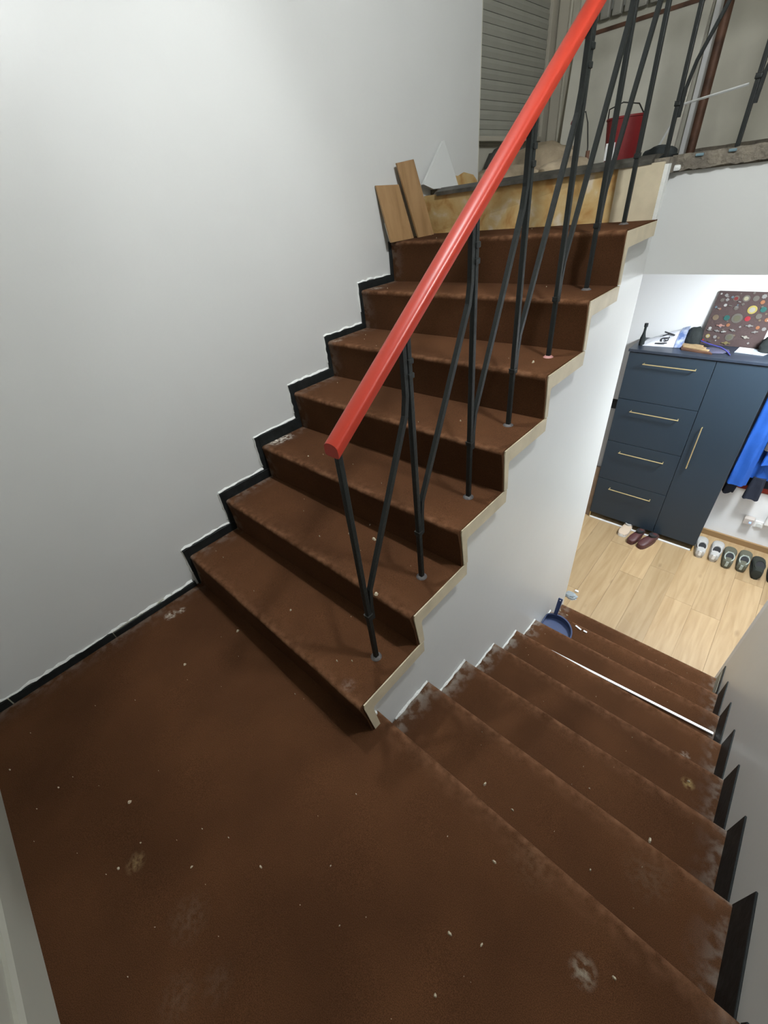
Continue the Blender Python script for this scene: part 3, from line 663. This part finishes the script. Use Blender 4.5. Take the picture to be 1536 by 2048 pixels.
# crumbs scattered over the carpets: uncountable dirt
crumbs = [(0.718, -1.064, 0, 6), (0.863, -1.148, 0, 4), (1.019, -1.007, 0, 3), (1.165, -0.879, 0, 4), (0.852, -1.082, 0, 2), (0.293, -1.305, 0, 3), (0.491, -1.206, 0, 3), (1.649, -0.746, 0, 4), (1.039, -0.904, 0, 2),
          (0.96, -0.945, 0, 2), (1.308, -0.752, 0, 2), (1.41, -0.813, 0, 2), (0.389, -0.723, 0, 6), (0.418, -0.495, 0, 7), (0.842, -0.513, 0, 3), (1.683, -0.613, 0, 4), (1.617, -0.647, 0, 5), (1.923, -0.466, 0, 5),
          (1.628, -0.462, 0, 5), (1.505, -0.497, 0, 2), (1.241, -0.59, 0, 2), (0.689, -0.013, .35, 8), (0.796, 0.015, .35, 9), (0.72, 0.071, .35, 3), (0.998, -0.186, .35, 8), (0.977, -0.385, .175, 4), (1.017, -0.353, .175, 3),
          (0.668, -0.348, .175, 4), (1.592, -0.271, -.175, 4), (1.488, -0.264, -.175, 6), (1.827, -0.26, -.175, 4), (1.953, 0.002, -.36, 8), (1.75, 0.026, -.36, 3), (2.024, 0.136, -.54, 7), (2.03, 0.378, -.54, 5), (1.19, 1.50, -1.27, 7), (1.13, 1.51, -1.27, 9),
          (.30, .13, .525, 4), (.45, .40, .70, 4), (1.05, .70, .875, 6), (.9, .45, .70, 3), (.6, -.1, .35, 3)]
rng = random.Random(21); m = MB()
for k in range(38):
    x = rng.uniform(.15, 2.05); y = rng.uniform(-1.3, -.5); crumbs.append((x, y, 0, rng.uniform(.6, 1.3)))
for j in range(1, 8):
    for k in range(6): crumbs.append((rng.uniform(1.16, 2.08), rng.uniform(DN[j - 1][0] + .03, DN[j][0] - .03), DN[j][1], rng.uniform(.8, 2)))
for k in range(7):
    for q in range(4): crumbs.append((rng.uniform(.08, 1.05), rng.uniform(UL[k][0] + .04, UBL[k + 1][0] - .03), UL[k][1] + .012, rng.uniform(.8, 1.8)))
for x, y, z, s in crumbs:
    s = s * .00095; n = 6; ph = rng.uniform(0, 6); e = rng.uniform(.6, 1.5)
    if y > -.44 and z >= .17 and x < 1.15:
        k = min(range(7), key=lambda q: abs(UL[q][1] - z)); t = x / XW; z = UL[k][1] * (1 - t) + UR[k][1] * t
    base = [(x + s * e * math.cos(ph + math.tau * i / n) * rng.uniform(.8, 1.2), y + s / e * math.sin(ph + math.tau * i / n) * rng.uniform(.8, 1.2)) for i in range(n)]
    m.loft([[(a, b, z - .001) for a, b in base], [((a + x) / 2, (b + y) / 2, z + .0035 + s * .5) for a, b in base]])
o = m.build('plaster_crumbs', mat('cream_crumbs', (.46, .40, .28), .8)); tag(o, 'small pale plaster crumbs scattered over the brown carpet', 'crumbs', kind='stuff')

# ------------------------------------------------------------------ cabinet in the hall
cb = thing('cabinet', 'tall navy grey cabinet with four drawers, one door and brass handles', 'cabinet', (1.265, 3.2, ZF))
CX0, CX1, CS, CY = .797, 1.728, 1.384, 3.012; CT = .266; CB = -1.376
MB().box((CX0, CY + .02, CB), (CX1, 3.355, CT - .020)).build('body', GREYB, cb, bevel=.002)
MB().box((CX0 - .006, CY - .012, CT - .020), (CX1 + .006, 3.356, CT)).build('top', GREYT, cb, bevel=.003)
dz = [CT - .024, -.147, -.549, -.952, CB + .002]
hz = [.165, -.237, -.637, -1.035]
def handle(p, q, parent, off=.030):
    p = Vector(p); q = Vector(q); m = MB(); d = (q - p).normalized()
    m.tube([p + Vector((0, off, 0)), p, ], .0042, 8); m.tube([q + Vector((0, off, 0)), q], .0042, 8); m.tube([p - d * .006, q + d * .006], .0045, 8)
    return m.build('handle', BRASS, parent, smooth=True)
for i in range(4):
    d = MB().box((CX0 + .002, CY, dz[i + 1] + .002), (CS - .002, CY + .020, dz[i] - .002)).build('drawer', GREYB, cb, bevel=.002)
    handle((.926, CY - .03, hz[i]), (1.276, CY - .03, hz[i]), d)
d = MB().box((CS + .002, CY, CB + .004), (CX1 - .002, CY + .020, CT - .026)).build('door', GREYB, cb, bevel=.002)
handle((1.449, CY - .03, -.266), (1.449, CY - .03, -.622), d)
MB().box((CX0 + .01, CY + .20, ZF + .001), (CX1 - .01, CY + .21, CB)).build('gap_shade', GAP, cb)  # dark sheet paints the shade of the open gap under the cabinet
MB().box((CX0 + .01, CY - .005, ZF + .001), (CX1 - .02, CY + .012, ZF + .010)).build('floor_rail', WHITE, cb)
for x in (CX0 + .004, CX1 - .012): MB().box((x, CY + .0, ZF + .001), (x + .008, CY + .05, CB)).build('leg', BRASS, cb)
tag(MB().box((.735, 3.06, ZF), (.792, 3.08, -.265)).build('upright_board', mat('light_grey_board', (.42, .42, .42), .6)), 'narrow light grey board standing left of the cabinet', 'board')
tag(MB().box((.735, 3.03, ZF), (.793, 3.052, -.86)).build('upright_plank', mat('brown_plank_end', (.24, .165, .11), .7, var=.2, vscale=12)), 'low brown plank standing before the grey board left of the cabinet', 'wood plank')
tag(MB().box((.735, 3.05, -.264), (.792, 3.11, -.20)).build('black_box', GAP, bevel=.003), 'small black box perched on the grey board by the cabinet', 'box')

# on top of the cabinet
bt = thing('bottle', 'slim dark green bottle standing at the left end of the cabinet top', 'bottle', (.842, 3.13, CT))
MB().lathe([(.001, 0), (.020, 0), (.021, .01), (.020, .055), (.012, .085), (.009, .105), (.009, .14), (.001, .14)], (.842, 3.13, CT), 14).build('body', BLACKF, bt, smooth=True)
MB().lathe([(.001, .14), (.014, .14), (.014, .165), (.001, .165)], (.842, 3.13, CT), 12).build('cap', GAP, bt)
# carrier bag with printed letters
bg = thing('carrier_bag', 'white carrier bag with large black letters lying on the cabinet', 'bag', (.97, 3.2, CT))
def sheet(us, vs, f): 
    m = MB(); rings = [[f(u, v) for v in vs] for u in us]; m.loft(rings, closed=False); return m
def bagf(u, v):     # u along 0..1 left-right, v 0..1 front-back arched
    x = .850 + .22 * u; y = 3.115 + .03 * u + .20 * v
    hgt_ = (.012 + .075 * u) * math.sin(math.pi * min(1, v * .9 + .03)) ** .8 + .035 * u * v
    n = .008 * noise.noise(Vector((u * 5, v * 5, 2)))
    return (x, y, CT + .004 + max(0, hgt_ + n))
us = [i / 16 for i in range(17)]; vs = [i / 14 for i in range(15)]
m = MB(); top = [[bagf(u, v) for v in vs] for u in us]
rings = [r + [(r[-1][0], r[-1][1], CT + .001), (r[0][0], r[0][1], CT + .001)] for r in top]
m.loft(rings).build('body', BAG, bg, smooth=True)
# letters are draped on the sloping front of the bag
fc = bpy.data.curves.new('printed_letters', 'FONT'); fc.body = 'lay'; fc.size = .125; fc.extrude = .0006; fc.materials.append(INK); fc.align_x = 'CENTER'; fc.align_y = 'CENTER'
fo = bpy.data.objects.new('printed_letters', fc); COL.objects.link(fo)
P0 = Vector(bagf(.62, .02)); P1 = Vector(bagf(.62, .42)); bx = (P1 - P0).normalized(); 
q0 = Vector(bagf(.35, .22)); q1 = Vector(bagf(.9, .22)); by_ = -(q1 - q0).normalized(); nz_ = bx.cross(by_).normalized()
by_ = nz_.cross(bx)
mw = Matrix.Identity(4)
for i in range(3): mw[i][0] = bx[i]; mw[i][1] = by_[i]; mw[i][2] = nz_[i]
mw.translation = Vector(bagf(.60, .24)) + nz_ * .007
fo.matrix_world = mw
dg = bpy.context.evaluated_depsgraph_get(); tme = bpy.data.meshes.new_from_object(fo.evaluated_get(dg)); tme.transform(mw)
bpy.data.objects.remove(fo)
to = bpy.data.objects.new('printed_letters', tme); COL.objects.link(to); to.parent = bg; to.matrix_parent_inverse = Matrix.Translation(-bg.location)
m = MB(); top = [[tuple(Vector(bagf(u, v)) + Vector((0, -.003, .004))) for v in [i / 14 * .75 for i in range(15)]] for u in (1.0, 1.08, 1.2)]
rings = [r + [(r[-1][0], r[-1][1], CT + .002), (r[0][0], r[0][1], CT + .002)] for r in top]
m.loft(rings).build('blue_print', BAGBLUE, bg, smooth=True)
lump('soft_hat', (1.16, 3.27, CT), (.055, .05, .095), BLACKF, 'black soft hat heaped behind the white carrier bag', 'hat', None, 12, amp=.15)
tv = thing('slatted_rack', 'small rack of three tan wooden slats lying on the cabinet', 'rack', (1.19, 3.2, CT))
for k in range(3):
    MB().bar((1.075 + .075 * 0 + .028 * k, 3.235 - .048 * k + .02, CT + .014), (1.245 + .028 * k, 3.20 - .048 * k, CT + .014), .026, .008).build('slat', TAN, tv)
MB().add([(1.075, 3.275, CT), (1.25, 3.235, CT), (1.335, 3.06, CT), (1.13, 3.10, CT), (1.075, 3.275, CT + .009), (1.25, 3.235, CT + .009), (1.335, 3.06, CT + .009), (1.13, 3.10, CT + .009)],
         [(0, 3, 2, 1), (4, 5, 6, 7), (0, 1, 5, 4), (1, 2, 6, 5), (2, 3, 7, 6), (3, 0, 4, 7)]).build('frame', RUST, tv)
# indigo strap curving over the top
pts = [(1.18, 3.30, CT + .055), (1.22, 3.27, CT + .030), (1.28, 3.24, CT + .022), (1.36, 3.20, CT + .018), (1.41, 3.14, CT + .010), (1.44, 3.08, CT + .004)]
m = MB(); m.loft([[(x, y - .010, z), (x, y + .010, z), (x, y + .010, z + .003), (x, y - .010, z + .003)] for x, y, z in pts])
tag(m.build('strap', INDIGO, smooth=True), 'indigo cloth strap curving across the middle of the cabinet top', 'strap')
lump('folded_scarf', (1.33, 3.16, CT), (.09, .07, .010), mat('slate_cloth', (.06, .06, .10), .9), 'flat slate blue scarf lying under the indigo strap', 'scarf', None, 14, amp=.3)
ev = thing('plastic_envelope', 'white paper in a clear plastic sleeve lying on the cabinet', 'envelope', (1.52, 3.23, CT))
MB().add([(1.45, 3.17, CT + .001), (1.62, 3.15, CT + .001), (1.66, 3.27, CT + .001), (1.46, 3.30, CT + .001), (1.45, 3.17, CT + .006), (1.62, 3.15, CT + .006), (1.66, 3.27, CT + .006), (1.46, 3.30, CT + .006)], [(0, 3, 2, 1), (4, 5, 6, 7), (0, 1, 5, 4), (1, 2, 6, 5), (2, 3, 7, 6), (3, 0, 4, 7)]).build('sleeve', GLASSY, ev, bevel=.001)
MB().add([(1.455, 3.18, CT + .0065), (1.545, 3.17, CT + .0065), (1.55, 3.28, CT + .0065), (1.462, 3.29, CT + .0065), (1.455, 3.18, CT + .008), (1.545, 3.17, CT + .008), (1.55, 3.28, CT + .008), (1.462, 3.29, CT + .008)], [(0, 3, 2, 1), (4, 5, 6, 7), (0, 1, 5, 4), (1, 2, 6, 5), (2, 3, 7, 6), (3, 0, 4, 7)]).build('paper', WHITE, ev)
lump('knit_hat', (1.645, 3.26, CT), (.075, .06, .085), BLACKF, 'black knitted hat at the right end of the cabinet top', 'hat', None, 16, amp=.18)

# board of pin badges, leaning on the wall
bd = thing('badge_board', 'dark brown board covered in medals and pin badges leaning on the wall', 'pin board', (1.38, 3.3, CT))
def onb(x, z): return 3.31 + (z - CT) * .09
bz0, bz1 = CT + .001, .632
MB().loft([[(x, onb(x, z) + t, z) for x, z in ((1.203, bz0), (1.575, bz0), (1.585, bz1), (1.215, bz1))] for t in (0, .012)]).build('panel', BOARD, bd, bevel=.001)
BG = [(1.232, 0.615, 'w', .006), (1.265, 0.607, 's', .012), (1.329, 0.588, 'R', .019), (1.387, 0.59, 'C', .022), (1.442, 0.592, 'g', .018), (1.483, 0.606, 's', .016), (1.486, 0.57, 'o', .013), (1.446, 0.52, 'Y', .028), (1.507, 0.524, 't', .018),
      (1.228, 0.527, 'b', .009), (1.255, 0.516, 'o', .008), (1.28, 0.542, 'w', .010), (1.349, 0.527, 'g', .016), (1.381, 0.553, 'g', .010), (1.248, 0.458, 'n', .019), (1.316, 0.459, 't', .018), (1.377, 0.46, 'G', .033), (1.439, 0.461, 'r', .017), (1.497, 0.48, 'g', .018),
      (1.296, 0.406, 'pb', .025), (1.34, 0.412, 'o', .012), (1.237, 0.371, 'sb', .014), (1.285, 0.368, 'sb', .017), (1.329, 0.366, 'wb', .014), (1.379, 0.38, 'sb', .018), (1.415, 0.405, 's', .008), (1.466, 0.416, 'sb', .022), (1.517, 0.407, 'o', .012), (1.511, 0.378, 'sb', .018),
      (1.241, 0.327, 'Y', .014), (1.287, 0.325, 's', .013), (1.375, 0.33, 'G', .026), (1.47, 0.339, 'cb', .024), (1.22, 0.298, 'r', .006), (1.368, 0.289, 'yb', .026), (1.30, .30, 'w', .004), (1.545, .56, 'g', .018), (1.55, .46, 'o', .013), (1.555, .40, 's', .014), (1.42, .625, 'g', .008), (1.20 + .05, .575, 'g', .014), (1.28, .578, 's', .012)]
PAL = {'w': (.75, .75, .72), 's': (.45, .44, .42), 'g': (.24, .22, .19), 'G': (.22, .21, .14), 'R': (.35, .06, .06), 'C': (.62, .58, .40), 'o': (.55, .24, .12), 'Y': (.70, .58, .16), 't': (.05, .20, .18), 'b': (.25, .35, .42), 'n': (.32, .24, .16), 'r': (.62, .06, .08), 'p': (.70, .38, .32), 'c': (.62, .58, .5), 'y': (.4, .33, .15)}
BM = {k: mat('enamel_' + n, tuple(c * .55 for c in v), .4, metal=.25) for (k, v), n in zip(PAL.items(), ('white', 'silver', 'grey', 'olive', 'crimson', 'cream', 'orange', 'yellow', 'teal', 'pale_blue', 'bronze', 'red', 'pink', 'ivory', 'gold'))}
rng = random.Random(9)
def disc(m, x, z, r, t0, t1, n=12, star=0):
    m.loft([[(x + r * (1 - star * (i % 2)) * math.cos(math.tau * i / n), onb(x, z) - t, z + r * (1 - star * (i % 2)) * math.sin(math.tau * i / n)) for i in range(n)] for t in (t0, t1)])
rngb = random.Random(4)
for q in range(22): BG.append((rngb.uniform(1.235, 1.56), rngb.uniform(.285, .62), rngb.choice(['s', 'g', 'sb', 'n', 'gb', 'w', 'b']), rngb.uniform(.005, .011)))
for x, z, c, r in BG:
    k = c[0]; m = MB()
    if len(c) > 1:
        y = onb(x, z); a = rng.uniform(-.25, .25)
        m.bar((x - r * math.cos(a), y - .003, z - r * math.sin(a)), (x + r * math.cos(a), y - .003, z + r * math.sin(a)), .012 if k != 'w' else .022, .005)
        disc(m, x, z, r * .45, .001, .007, 8)
        m.build('badge', BM[k], bd)
    else:
        disc(m, x, z, r, 0, .004, 14 if r > .012 else 8, .25 if k in 'sgb' and r < .018 else 0)
        o = m.build('badge', BM['g' if k in 'RCGY' and k != 'Y' else k], bd)
        if k in 'RCGY':
            m2 = MB(); disc(m2, x, z, r * .62, .004, .006, 12); m2.build('enamel_centre', BM[{'R': 'R', 'C': 'C', 'G': 'G', 'Y': 'c'}[k]], o)

# ------------------------------------------------------------------ coats to the right of the cabinet
struct_rack = thing('coat_rack', 'coat rack fixed on the hall wall above the jackets', 'rack', (1.95, 3.34, .22))
MB().box((1.76, 3.335, .19), (2.25, 3.358, .25)).build('backboard', TAN, struct_rack, bevel=.003)
for x in (1.80, 1.88, 1.98, 2.12): MB().tube([(x, 3.335, .215), (x, 3.29, .20), (x, 3.28, .225)], .006, 8).build('hook', BRASS, struct_rack, smooth=True)
def garment(name, x0b, x1b, x0t, x1t, zb, zt, yc, dep, m, label, cat, seed=0, nx=26, folds=5, group=None, amp=.012):
    rings = []; nzs = 14
    for i in range(nzs + 1):
        t = i / nzs; z = zb + (zt - zb) * t; a0 = x0b + (x0t - x0b) * t; a1 = x1b + (x1t - x1b) * t; c = (a0 + a1) / 2; h_ = (a1 - a0) / 2
        ring = []
        for k in range(nx):
            b = math.tau * k / nx; fd = amp * math.sin(b * folds + seed + t * 1.5) * (1 - t * .5) + amp * noise.noise(Vector((math.cos(b) * 2 + seed, z * 5, math.sin(b) * 2)))
            cs = math.copysign(abs(math.cos(b)) ** .75, math.cos(b))
            ring.append((c + cs * (h_ + fd * .3), yc + math.sin(b) * (dep * (1 - .25 * t) + fd), z + .012 * noise.noise(Vector((b, seed, 0))) * (1 if i == 0 else 0)))
        rings.append(ring)
    return MB().loft(rings)
j1 = thing('jacket', 'bright blue jacket hanging on the rack right of the cabinet', 'jacket', (1.85, 3.25, .2))
garment('', 1.732, 1.862, 1.745, 1.865, -.765, .20, 3.205, .045, CLOTHB, '', '', 1).build('sleeve', CLOTHB, j1, smooth=True)
garment('', 1.845, 2.10, 1.83, 2.06, -.72, .20, 3.283, .022, CLOTHB, '', '', 2, folds=7, amp=.008).build('body', CLOTHB, j1, smooth=True)
garment('', 1.885, 2.02, 1.895, 2.04, -.56, -.44, 3.215, .028, CLOTHB, '', '', 5, folds=4, amp=.02).build('rolled_flap', CLOTHB, j1, smooth=True)
o = garment('', 1.868, 2.12, 1.872, 2.08, -.43, .20, 3.198, .036, CLOTHD, '', '', 3).build('coat', CLOTHD, smooth=True); tag(o, 'charcoal wool coat hanging in front of the blue jacket', 'coat')
nj = thing('jacket', 'dark navy jacket hanging behind the blue one with its cuffs below', 'jacket', (1.9, 3.32, .2))
garment('', 1.755, 2.10, 1.79, 2.06, -.82, .20, 3.331, .009, CLOTHN, '', '', 4, amp=.004).build('body', CLOTHN, nj, smooth=True)
garment('', 1.733, 1.810, 1.74, 1.83, -.905, -.70, 3.285, .03, CLOTHN, '', '', 6, folds=2).build('cuff', CLOTHN, nj, smooth=True)
garment('', 1.880, 1.985, 1.89, 1.97, -.905, -.70, 3.262, .034, CLOTHN, '', '', 7, folds=2).build('cuff', CLOTHN, nj, smooth=True)
o = garment('', 1.78, 2.3, 1.82, 2.24, -.875, .20, 3.352, .0035, CLOTHR, '', '', 8, amp=.001).build('jacket', CLOTHR, smooth=True); tag(o, 'rust red jacket hanging closest to the wall, hem showing below', 'jacket')
so = thing('wall_socket', 'white wall socket with an adapter above the shoes', 'socket', (2.09, 3.355, -1.10))
MB().box((2.045, 3.345, -1.215), (2.11, 3.3595, -1.15)).build('plate', WHITE, so, bevel=.004)
MB().tube([(2.077, 3.35, -1.183), (2.077, 3.335, -1.183)], .018, 14).build('socket_ring', WHITEPAINT, so, smooth=True)
ad = thing('adapter', 'beige plug-in adapter with a blue light in the wall', 'adapter', (2.0, 3.34, -1.15))
MB().box((1.965, 3.30, -1.185), (2.035, 3.358, -1.125)).build('body', mat('beige_plastic', (.45, .40, .36), .5), ad, bevel=.006)
MB().box((2.008, 3.297, -1.162), (2.020, 3.301, -1.150)).build('light', LED, ad)
tag(MB().box((2.10, 3.29, -1.14), (2.24, 3.358, -1.02)).build('wall_box', WHITE, bevel=.008), 'white plastic box on the wall right of the socket', 'box')

# ------------------------------------------------------------------ shoes
def shoe(label, loc, rz, mu, msole, mlin, group, L=.275, W=.098, Hh=.088, ankle=.0, lace=None):
    t = thing('shoe', label, 'shoe', loc, group); t.rotation_euler = (0, 0, rz if abs(rz) > 1e-4 else .001)
    def ring(y, w, z0, z1, n=14, k=.0):
        return [(w / 2 * math.copysign(abs(math.cos(a)) ** .6, math.cos(a)), y, z0 + (z1 - z0) * (.5 + .5 * math.copysign(abs(math.sin(a)) ** .7, math.sin(a)))) for a in [math.tau * i / n + .1 for i in range(n)]]
    st = [(-.02, .05, .55), (.0, .66, .86), (.03, .74, 1.0), (.08, .78, .92), (.12, .80, .88), (.16, .90, .82), (.20, .98, .66), (.24, .90, .52), (.265, .66, .42), (.275, .30, .34)]
    s_ = L / .275; rings = []
    for y, wf_, hf in st:
        y = y * s_ if y > -.01 else .0 - .004
        top = .024 + (Hh + ankle * (1 if y < .09 else 0) - .024) * hf
        rings.append(ring(y, W * max(wf_, .45), .018, top))
    MB().loft(rings).build('upper', mu, t, smooth=True)
    so_ = []
    for i in range(22):
        a = math.tau * i / 22; y = L * .5 - math.cos(a) * L * .515; wv = W * (.36 + .16 * (y / L)) * (abs(math.sin(a)) ** .55); so_.append((math.copysign(wv, math.sin(a)), y))
    MB().loft([[(x, y, 0) for x, y in so_], [(x, y, .012) for x, y in so_], [(x * 1.02, y, .030) for x, y in so_]]).build('sole', msole, t, bevel=.002, smooth=True)
    # ankle collar; a dark disc paints the shade inside the opening
    cl = []; zt = Hh + ankle
    def coll(rx, ry, z, cy=.062): return [(rx * math.cos(math.tau * i / 16), cy * s_ + ry * math.sin(math.tau * i / 16), z + .012 * math.cos(math.tau * i / 16 * 1 + 1.57) * -1) for i in range(16)]
    MB().loft([coll(W * .36, .052, zt - .018), coll(W * .37, .054, zt + .004), coll(W * .30, .046, zt + .006), coll(W * .27, .042, zt - .010)], cap=False).build('collar', mlin, t, smooth=True)
    MB().loft([coll(W * .29, .044, zt - .004), coll(W * .29, .044, zt - .001)]).build('opening', DARKIN, t)
    if lace:
        for k in range(4): MB().bar((-W * .22, .125 * s_ + .018 * k, Hh * .90 - .006 * k + .004), (W * .22, .128 * s_ + .018 * k, Hh * .90 - .006 * k + .004), .005, .004).build('lace', lace, t)
        MB().box((-.010, -.010, .030), (.010, -.002, Hh - .01)).build('heel_tab', lace, t, bevel=.002)
    return t
shoe('white sneaker, left one of the pair beside the cabinet', (1.785, 2.955, ZF), .10, SHOEW, SHOES, SHOEW, 'white sneakers', lace=WHITE)
shoe('white sneaker, right one of the pair beside the cabinet', (1.885, 2.965, ZF), .0, SHOEW, SHOES, SHOEW, 'white sneakers', lace=WHITE)
shoe('grey green suede shoe, left one beside the white sneakers', (1.985, 2.935, ZF), .02, SHOEG, SHOEG, SHOEP, 'grey green shoes', lace=SHOEP)
shoe('grey green suede shoe, right one next to the black shoes', (2.083, 2.955, ZF), -.02, SHOEG, SHOEG, SHOEP, 'grey green shoes', lace=SHOEP)
shoe('black suede shoe, left one at the right edge of the photo', (2.190, 2.925, ZF), .04, SHOEB, SHOEB, SHOEB, 'black shoes', ankle=.02)
shoe('black suede shoe, right one cut off by the photo edge', (2.294, 2.945, ZF), -.03, SHOEB, SHOEB, SHOEB, 'black shoes', ankle=.02)
shoe('cream shoe peeking out from under the cabinet', (1.175, 3.10, ZF), math.pi - .05, SHOEC, WHITE, SHOEW, 'shoes under the cabinet', L=.235, Hh=.056)
shoe('dark red leather shoe nearest the cream shoe under the cabinet', (1.305, 2.993, ZF), math.pi - .25, SHOER, SHOER, DARKIN, 'shoes under the cabinet', L=.20, W=.082, Hh=.085)
shoe('dark red leather shoe standing slightly in front of the cabinet', (1.425, 2.990, ZF), math.pi - .38, SHOER, SHOER, DARKIN, 'shoes under the cabinet', L=.22, W=.085, Hh=.09)
